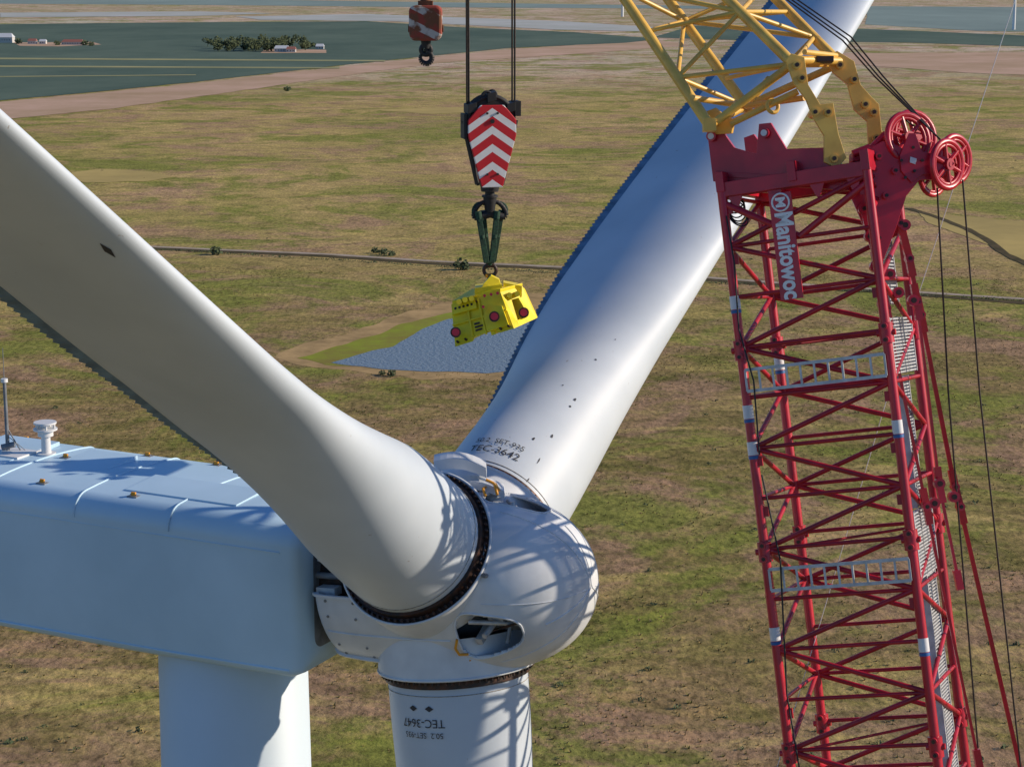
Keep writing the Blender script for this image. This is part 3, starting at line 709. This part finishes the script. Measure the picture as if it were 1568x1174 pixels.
mb.plate([K(-20, -.2, -22), K(20, -.2, -22), K(25, -.2, -14), K(25, -.2, 26), K(19, -.2, 31), K(-19, -.2, 31), K(-25, -.2, 26), K(-25, -.2, -14)], (0, .4, 0), 0)
o = mb.build("striped_weight", [stripe_mat()], None, .05); o.parent = ah
mb = MB()
mb.tube(K(-27, 0, -4), K(27, 0, -4), .06, n=12, mi=1); mb.tube(K(0, 0, 28), K(0, 0, 44), .09, n=12, mi=1); mb.box(K(0, 0, 33), (.12, 0, 0), (0, .12, 0), (0, 0, .05), 1)
mb.tube(K(0, 0, -22), K(0, 0, -34), .085, .07, n=14); mb.ring(K(0, 0, -36), (0, 1, 0), .08, .04, n=18)
pts = [K(0+9*sin(t), 0, -48-9*cos(t)*1.0) for t in np.linspace(pi*.95, -pi*.75, 18)]
for i in range(17): mb.tube(pts[i], pts[i+1], .045 if i < 12 else .045-(i-11)*.005, n=10)
mb.tube(K(0, 0, -34), pts[0], .04)
mb.tube(K(0, 0, 40), K(0, 0, 40)+Vector((0, 0, 5.2)), .016, n=7)
o = mb.build("hook_and_pin", [M_black, M_rust], None); o.parent = ah
KC = 1.0

# ------------------------------------------------------------------ ground
def ramp(nt, src, stops):
    r = nt.nodes.new("ShaderNodeValToRGB"); nt.links.new(src, r.inputs["Fac"]); e = r.color_ramp.elements
    while len(e) < len(stops): e.new(.5)
    for i, (p, c_) in enumerate(stops): e[i].position = p; e[i].color = rgb(c_)
    return r.outputs["Color"]
GR = 1.32
def gs(t): return (t[0]*GR*1.0, t[1]*GR, t[2]*GR*.93)
def ground_mat():
    m = bpy.data.materials.new("prairie_ground"); m.use_nodes = True; nt = m.node_tree; b = nt.nodes["Principled BSDF"]
    b.inputs["Roughness"].default_value = 1; b.inputs["Specular IOR Level"].default_value = .05
    tc = nt.nodes.new("ShaderNodeTexCoord"); O = tc.outputs["Object"]
    def no(sc_, det=5., dis=0., map_=None, rough=.55):
        n = nd(nt, "ShaderNodeTexNoise", Scale=sc_, Detail=det, Distortion=dis, Roughness=rough)
        if map_:
            mp = nd(nt, "ShaderNodeMapping"); mp.inputs["Scale"].default_value = map_[0]; mp.inputs["Location"].default_value = map_[1]
            nt.links.new(O, mp.inputs["Vector"]); nt.links.new(mp.outputs["Vector"], n.inputs["Vector"])
        else: nt.links.new(O, n.inputs["Vector"])
        return n.outputs["Fac"]
    def mix(f, a_, b_, bt='MIX'):
        x = nd(nt, "ShaderNodeMix", data_type='RGBA', blend_type=bt)
        if isinstance(f, float): x.inputs[0].default_value = f
        else: nt.links.new(f, x.inputs[0])
        for s_, i in ((a_, 6), (b_, 7)):
            if isinstance(s_, tuple): x.inputs[i].default_value = rgb(s_)
            else: nt.links.new(s_, x.inputs[i])
        return x.outputs[2]
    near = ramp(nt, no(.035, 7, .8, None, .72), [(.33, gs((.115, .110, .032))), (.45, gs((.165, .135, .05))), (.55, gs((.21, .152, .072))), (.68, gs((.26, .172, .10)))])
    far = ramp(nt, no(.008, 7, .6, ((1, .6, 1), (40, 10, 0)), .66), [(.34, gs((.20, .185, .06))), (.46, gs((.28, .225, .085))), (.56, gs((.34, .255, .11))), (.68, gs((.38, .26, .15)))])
    vfar_haze = ramp(nt, no(.002, 4, .3, ((1, .5, 1), (0, 0, 0))), [(.38, gs((.34, .30, .21))), (.55, gs((.44, .34, .29))), (.65, gs((.41, .38, .32)))])  # farthest ground: distance haze painted in as paler colours
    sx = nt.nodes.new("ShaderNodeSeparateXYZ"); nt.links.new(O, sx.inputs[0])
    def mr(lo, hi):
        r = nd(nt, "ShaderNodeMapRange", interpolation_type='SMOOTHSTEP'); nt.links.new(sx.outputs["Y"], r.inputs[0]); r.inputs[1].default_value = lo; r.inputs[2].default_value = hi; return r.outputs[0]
    col = mix(mr(420, 760), near, far); col = mix(mr(1300, 2000), col, vfar_haze)
    pk = ramp(nt, no(.016, 7, .8, ((1, 1, 1), (300, 130, 0)), .76), [(.48, (0, 0, 0)), (.57, (.75, .75, .75))])
    col = mix(pk, col, gs((.265, .165, .115)))
    gd = ramp(nt, no(.02, 7, .6, ((.7, 1.6, 1), (77, 210, 0)), .72), [(.53, (0, 0, 0)), (.62, (.7, .7, .7))])
    col = mix(gd, col, gs((.34, .27, .10)))
    g = ramp(nt, no(.014, 7, 1.0, ((1, 1, 1), (100, 30, 0)), .74), [(.50, (0, 0, 0)), (.58, (.8, .8, .8))])
    col = mix(g, col, gs((.15, .17, .035)))
    f1 = ramp(nt, no(.9, 6, .3, ((1, .45, 1), (0, 0, 0)), .8), [(.36, (.42, .42, .40)), (.5, (1, 1, 1)), (.64, (1.55, 1.48, 1.4))])
    col = mix(.9, col, f1, 'MULTIPLY')
    f2 = ramp(nt, no(.12, 6, .5, None, .8), [(.38, (.62, .63, .60)), (.52, (1.05, 1.05, 1.05)), (.64, (1.28, 1.22, 1.14))])
    col = mix(.8, col, f2, 'MULTIPLY')
    nt.links.new(col, b.inputs["Base Color"])
    bp = nd(nt, "ShaderNodeBump", Strength=.6, Distance=.35); nt.links.new(no(1.3, 5, .3, None, .75), bp.inputs["Height"]); nt.links.new(bp.outputs["Normal"], b.inputs["Normal"])
    return m
M_ground = ground_mat()
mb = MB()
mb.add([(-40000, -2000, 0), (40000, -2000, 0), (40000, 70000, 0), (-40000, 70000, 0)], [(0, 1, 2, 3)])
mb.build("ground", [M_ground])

def field_mat(name, c1, c2, scale=.01, sy=1.):
    m = mat(name, c1, 1., col2=c2, scale=scale)
    m.node_tree.nodes["Principled BSDF"].inputs["Specular IOR Level"].default_value = .05
    nt = m.node_tree; n = [x for x in nt.nodes if x.type == 'TEX_NOISE'][0]; n.inputs["Roughness"].default_value = .72; n.inputs["Detail"].default_value = 7
    mp = nd(nt, "ShaderNodeMapping"); mp.inputs["Scale"].default_value = (1, sy, 1)
    tc = nt.nodes["Texture Coordinate"]; nt.links.new(tc.outputs["Object"], mp.inputs["Vector"]); nt.links.new(mp.outputs["Vector"], n.inputs["Vector"])
    return m
def field(name, pts, m, z, jit=.004):
    P_ = []
    n = len(pts)
    for i in range(n):
        a_ = pts[i]; b_ = pts[(i+1) % n]; k_ = max(1, int(math.hypot(b_[0]-a_[0], (b_[1]-a_[1])*3)/8))
        for j in range(k_):
            f = j/k_; px = a_[0]+(b_[0]-a_[0])*f; py = a_[1]+(b_[1]-a_[1])*f
            g = G(px, py); amp = g.y*jit
            nx = mn.noise(Vector((g.x*.03, g.y*.03, 0)))+.5*mn.noise(Vector((g.x*.12, g.y*.12, 0))); ny = mn.noise(Vector((g.x*.03, g.y*.03, 9)))+.5*mn.noise(Vector((g.x*.12, g.y*.12, 4)))
            P_.append((g.x+nx*amp*.5, g.y+ny*amp*1.5, z))
    mb = MB(); mb.add(P_, [tuple(range(len(P_)))]); return mb.build(name, [m])
def strip(name, pts, wid, m, z):
    """dirt strip following a centre line on the ground, width in metres, slightly wavering"""
    cs = []
    for i in range(len(pts)-1):
        a_, b_ = G(*pts[i]), G(*pts[i+1]); k_ = max(2, int((b_-a_).length/6))
        for j in range(k_): cs.append(a_.lerp(b_, j/k_))
    cs.append(G(*pts[-1])); V = []; Fs = []
    for i, p in enumerate(cs):
        d_ = (cs[min(i+1, len(cs)-1)]-cs[max(i-1, 0)]).normalized(); s_ = Vector((-d_.y, d_.x, 0)); o_ = s_*(mn.noise(p*.02)*wid*.8); hw = wid*.5*(1+.35*mn.noise(p*.15))
        V += [tuple((p+o_+s_*hw)[:2])+(z,), tuple((p+o_-s_*hw)[:2])+(z,)]
        if i: Fs.append((2*i-2, 2*i-1, 2*i+1, 2*i))
    mb = MB(); mb.add(V, Fs); return mb.build(name, [m])
M_teal = field_mat("winter_wheat", (.12, .165, .125), (.075, .115, .09), .006, .5)
M_teal2 = field_mat("hazed_far_wheat", (.25, .32, .29), (.19, .25, .23), .003, .4)  # wheat made paler and bluer, aerial haze put into the base colour
M_pale = field_mat("pale_stubble", (.48, .49, .47), (.36, .38, .33), .006)
M_pink = field_mat("pink_bluestem", (.56, .38, .28), (.40, .28, .17), .01)
M_gold = field_mat("golden_grass", (.50, .38, .14), (.36, .28, .11), .02)
M_lush = field_mat("lush_grass", (.25, .31, .035), (.22, .18, .05), .09)
M_bank = field_mat("dry_bank_grass", (.50, .34, .16), (.27, .19, .09), .1)
M_track = field_mat("gravel_track", (.46, .38, .31), (.30, .25, .18), .2)
M_ditch = field_mat("ditch_grass", (.12, .09, .05), (.06, .055, .028), .2)
field("field_wheat", [(-40, 38), (250, 35), (560, 33), (700, 42), (880, 50), (1010, 60), (960, 66), (780, 74), (640, 88), (500, 103), (300, 126), (120, 144), (-40, 158)], M_teal, .3, .001)
field("field_wheat", [(1058, 40), (1170, 42), (1330, 45), (1570, 55), (1640, 60), (1640, 74), (1400, 66), (1130, 62), (1000, 58)], M_teal, .3, .001)
field("field_wheat", [(1330, 10), (1640, 12), (1640, 50), (1500, 48), (1325, 38)], M_teal2, .25, .001)
field("field_wheat", [(-40, -2), (400, 0), (950, 8), (1100, 10), (1100, 14), (700, 12), (300, 8), (-40, 6)], M_teal2, .25, .0005)
field("field_wheat", [(-200, -38), (1800, -38), (1800, -14), (900, -6), (-200, -14)], M_teal2, .25, .0005)
field("field_stubble", [(360, 26), (560, 22), (860, 33), (1000, 42), (1000, 49), (850, 46), (600, 33), (400, 31)], M_pale, .35, .001)
field("field_stubble", [(0, 20), (300, 18), (420, 21), (300, 25), (0, 27)], M_pale, .35, .001)
field("field_bluestem", [(-40, 160), (120, 146), (300, 128), (500, 105), (640, 90), (780, 76), (1010, 62), (1060, 70), (900, 82), (680, 96), (560, 112), (350, 142), (180, 166), (-40, 188)], M_pink, .2, .004)
field("field_bluestem", [(1290, 82), (1640, 80), (1640, 118), (1480, 112), (1290, 98)], M_pink, .2, .003)
M_stripe = field_mat("stripe_grass", (.36, .34, .17), (.24, .25, .13), .01)
field("field_stripe", [(-40, 89), (590, 93), (590, 95), (-40, 91.5)], M_stripe, .45, 0)
field("field_stripe", [(-40, 101), (520, 104), (520, 106), (-40, 103.5)], M_stripe, .45, 0)
field("field_stripe", [(-40, 118), (300, 115), (300, 116.2), (-40, 119.5)], M_stripe, .45, 0)
field("golden_grass_patch", [(90, 268), (150, 259), (230, 263), (265, 272), (220, 279), (130, 281)], M_gold, .1, .006)
field("golden_grass_patch", [(560, 168), (700, 165), (760, 170), (660, 175)], M_gold, .1, .004)
field("golden_grass_patch", [(1405, 325), (1570, 340), (1640, 360), (1640, 425), (1568, 398), (1490, 366), (1420, 342)], M_gold, .1, .003)
strip("dirt_track", [(190, 377), (500, 390), (860, 410), (1200, 434), (1640, 462)], 3.0, M_track, .12)
strip("track_ditch", [(190, 380.5), (500, 393), (860, 413), (1200, 437.5), (1380, 449), (1640, 468)], 4.4, M_ditch, .10)
strip("dirt_track", [(1390, 319), (1480, 351), (1568, 402), (1640, 441)], 3.0, M_ditch, .14)
field("pond_bank", [(430, 548), (470, 524), (500, 516), (560, 500), (610, 486), (690, 462), (830, 452), (900, 480), (900, 560), (760, 580), (640, 574), (560, 568), (480, 562)], M_bank, .03, .012)
field("green_bank_grass", [(462, 548), (505, 534), (560, 516), (600, 502), (640, 490), (690, 478), (760, 470), (860, 478), (865, 558), (760, 566), (500, 558)], M_lush, .06, .008)
def water_mat():
    m = bpy.data.materials.new("pond_water"); m.use_nodes = True; nt = m.node_tree; b = nt.nodes["Principled BSDF"]
    b.inputs["Base Color"].default_value = (.16, .19, .23, 1); b.inputs["Roughness"].default_value = .25; b.inputs["IOR"].default_value = 1.33
    tc = nt.nodes.new("ShaderNodeTexCoord"); mp = nd(nt, "ShaderNodeMapping"); mp.inputs["Scale"].default_value = (1, .6, 1); mp.inputs["Rotation"].default_value = (0, 0, .4)
    nt.links.new(tc.outputs["Object"], mp.inputs["Vector"]); n = nd(nt, "ShaderNodeTexNoise", Scale=1.1, Detail=4., Distortion=.5); nt.links.new(mp.outputs["Vector"], n.inputs["Vector"])
    bp = nd(nt, "ShaderNodeBump", Strength=.8, Distance=.5); nt.links.new(n.outputs["Fac"], bp.inputs["Height"]); nt.links.new(bp.outputs["Normal"], b.inputs["Normal"])
    return m
field("pond_water", [(508, 555), (545, 544), (600, 531), (625, 518), (650, 502), (690, 488), (760, 478), (840, 484), (858, 520), (850, 552), (800, 566), (745, 571), (620, 566), (540, 560)], water_mat(), .10, .004)

def tufts(name, N, ylo, yhi, hmin, hmax, m):
    u = rng.random(N); yy = np.sqrt(ylo**2+(yhi**2-ylo**2)*u); xx = (rng.random(N)-.5)*2*yy*.29
    V = []; Fc = []
    for x, y in zip(xx, yy):
        dn = mn.noise(Vector((x*.04, y*.03, 3.)))+.6*mn.noise(Vector((x*.2, y*.16, 1.)))
        if dn < rng.random()*.8-.3: continue
        if 436 < y < 575 and -66 < x < 25: continue
        h = hmin+(hmax-hmin)*rng.random()**2.5; r = h*(.5+.5*rng.random()); k_ = 5; a0 = rng.random()*6.28
        for i in range(k_):
            o = len(V); a = a0+2*pi*i/k_+rng.random()*.6; ln = r*(.5+.9*rng.random()); wd = r*.38
            V.append((x-wd*sin(a)*.9, y+wd*cos(a)*.9, -.02)); V.append((x+wd*sin(a)*.9, y-wd*cos(a)*.9, -.02)); V.append((x+ln*cos(a), y+ln*sin(a), h*(.5+.6*rng.random())))
            Fc.append((o, o+1, o+2))
    mb = MB(); mb.v = V; mb.f = Fc; mb.m = [0]*len(Fc); mb.s = [False]*len(Fc); return mb.build(name, [m])
M_tuft = mat("tussock_grass", (.36, .26, .13), 1., col2=(.17, .165, .055), scale=.12, thr=(.4, .6))
M_tuft.node_tree.nodes["Principled BSDF"].inputs["Specular IOR Level"].default_value = .05
M_bush = mat("bush_foliage", (.075, .10, .04), .9, col2=(.035, .05, .02), scale=.5)
tufts("prairie_tussocks", 70000, 195, 600, .12, .45, M_tuft)

def foliage(mb, c, rx, rz, n, sz):
    for _ in range(n):
        v = Vector((random.gauss(0, 1), random.gauss(0, 1), random.gauss(0, 1))).normalized()*random.random()**.4
        p = Vector(c)+Vector((v.x*rx, v.y*rx, v.z*rz)); a = Vector((random.gauss(0, 1), random.gauss(0, 1), random.gauss(0, 1))).normalized(); b_ = a.orthogonal().normalized(); k_ = sz*(.6+.8*random.random())
        mb.add([p-a*k_, p+b_*k_, p+a*k_, p-b_*k_], [(0, 1, 2, 3)])
mb = MB()
for i in range(60):
    px = random.choice([random.uniform(318, 400), random.uniform(370, 440), random.uniform(400, 498)]); py = random.uniform(72, 80)
    g = G(px, py); h = random.uniform(8, 16) if px < 470 else random.uniform(4, 9)
    mb.tube(g, g+Vector((0, 0, h*.5)), .5, .25, n=5)
    for _ in range(3):
        off = Vector((random.uniform(-3, 3), random.uniform(-2, 2), h*random.uniform(.4, .75))); foliage(mb, g+off, h*.38, h*.3, 34, 1.1)
mb.build("tree_grove", [M_bush])
mb = MB()
for px, py, r in ((440, 140, 2.2), (331, 390, 1.7), (587, 391, 1.3), (600, 392, 1.1), (706, 413, 2.0), (712, 413, 1.4), (575, 388, 1.2), (600, 576, .9), (585, 574, .7), (655, 102, 1.5), (130, 70, 4), (140, 71, 3), (28, 68, 4), (88, 70, 3.5)):
    foliage(mb, G(px, py)+Vector((0, 0, r*.8)), r*1.2, r*.9, 70, r*.28)
for i in range(260):
    f = i/260; px = 190+f*1400; py = 379.5+(px-190)*.0595+random.uniform(-.9, .9); r = random.uniform(.2, .6)
    foliage(mb, G(px, py)+Vector((0, 0, r*.5)), r*2.2, r*.6, 10, r*.4)
for i in range(170):
    px = random.uniform(0, 1568); py = random.uniform(240, 1174); r = random.uniform(.18, .5)
    if 430 < px < 900 and 440 < py < 590: continue
    foliage(mb, G(px, py)+Vector((0, 0, r*.5)), r*1.4, r*.7, 16, r*.35)
mb.build("bushes_scrub", [M_bush])

M_wall = mat("farm_wall", (.55, .53, .5), .8); M_roof = mat("farm_roof", (.30, .12, .09), .8); M_roofw = mat("metal_roof", (.6, .62, .63), .5)
def house(px, py, w_, d_, h_, roof, name="farmhouse"):
    g = G(px, py); e = empty(name, g); mb = MB()
    mb.box(g+Vector((0, 0, h_/2)), (w_/2, 0, 0), (0, d_/2, 0), (0, 0, h_/2))
    for i in range(int(w_/3)): mb.box(g+Vector((-w_/2+1.5+i*3, -d_/2, h_*.55)), (.5, 0, 0), (0, .05, 0), (0, 0, .6), 1)
    mb.build("walls_and_windows", [M_wall, M_dark], e)
    mb = MB(); z = h_; x = w_/2+.5; y = d_/2+.5; t = g
    v = [t+Vector(q) for q in ((-x, -y, z), (x, -y, z), (x, y, z), (-x, y, z), (-x*.8, 0, z+d_*.35), (x*.8, 0, z+d_*.35))]
    mb.add(v, [(0, 1, 5, 4), (2, 3, 4, 5), (1, 2, 5), (3, 0, 4), (3, 2, 1, 0)]); mb.build("roof", [roof], e)
house(5, 66, 26, 14, 7, M_roofw, "metal_barn"); house(50, 68, 10, 8, 4, M_roof); house(66, 68, 8, 7, 3.5, M_roofw); house(112, 69, 26, 9, 3.5, M_roof); house(432, 80, 16, 9, 4, M_roofw); house(446, 80.5, 10, 8, 3.5, M_roof); house(490, 76, 9, 8, 3.5, M_roofw)
field("farmyard_ground", [(20, 66), (140, 65), (155, 69), (90, 72), (30, 71)], M_pink, .4, .001)
field("farmyard_ground", [(405, 76), (500, 77), (500, 82), (400, 82)], M_pink, .4, .001)

def far_turbine(px, py):
    g = G(px, py); e = empty("distant_wind_turbine", g); mb = MB()
    mb.tube(g, g+Vector((0, 0, 80)), 2.6, 1.5, n=14); hbp = g+Vector((0, -3, 81.5)); mb.box(g+Vector((0, 1, 81.5)), (1.8, 0, 0), (0, 4.5, 0), (0, 0, 1.8)); mb.tube(hbp-Vector((0, 1.5, 0)), hbp+Vector((0, 2, 0)), 1.2, 1.7, n=12)
    for k_ in range(3):
        a = .3+k_*2.0944; d_ = Vector((sin(a), 0, cos(a))); sd = Vector((cos(a), 0, -sin(a)))
        mb.plate([hbp+d_*1.2-sd*.9, hbp+d_*9-sd*1.4, hbp+d_*48, hbp+d_*9+sd*1.4, hbp+d_*1.2+sd*.9], Vector((0, .4, 0)))
    mb.build("turbine_body", [M_white], e)
far_turbine(953, 26); far_turbine(1552, 46)

# ------------------------------------------------------------------ light
EL = radians(23); S = Vector((1, .03, 0)).normalized()*cos(EL)+Vector((0, 0, sin(EL)))
ld = bpy.data.lights.new("sun", 'SUN'); ld.energy = 5.0; ld.angle = radians(.5); ld.color = (1, .85, .67)
lo = bpy.data.objects.new("sun", ld); lo.rotation_mode = 'QUATERNION'; lo.rotation_quaternion = S.to_track_quat('Z', 'Y'); lo.location = (60, 10, 120); sc.collection.objects.link(lo)
w = bpy.data.worlds.new("World"); sc.world = w; w.use_nodes = True; nt = w.node_tree
bg = nt.nodes["Background"]; sk = nt.nodes.new("ShaderNodeTexSky"); sk.sky_type = 'NISHITA'; sk.sun_disc = False
sk.sun_elevation = EL; sk.sun_rotation = atan2(S.x, S.y); sk.altitude = 300; sk.air_density = 1.2; sk.dust_density = .2; sk.ozone_density = 5.
tint = nd(nt, "ShaderNodeMix", data_type='RGBA', blend_type='MULTIPLY'); tint.inputs[0].default_value = 1.; tint.inputs[7].default_value = (.74, .91, 1.13, 1)
nt.links.new(sk.outputs[0], tint.inputs[6]); nt.links.new(tint.outputs[2], bg.inputs[0]); bg.inputs[1].default_value = .105
sc.view_settings.view_transform = 'Standard'; sc.view_settings.look = 'None'; sc.view_settings.exposure = 0
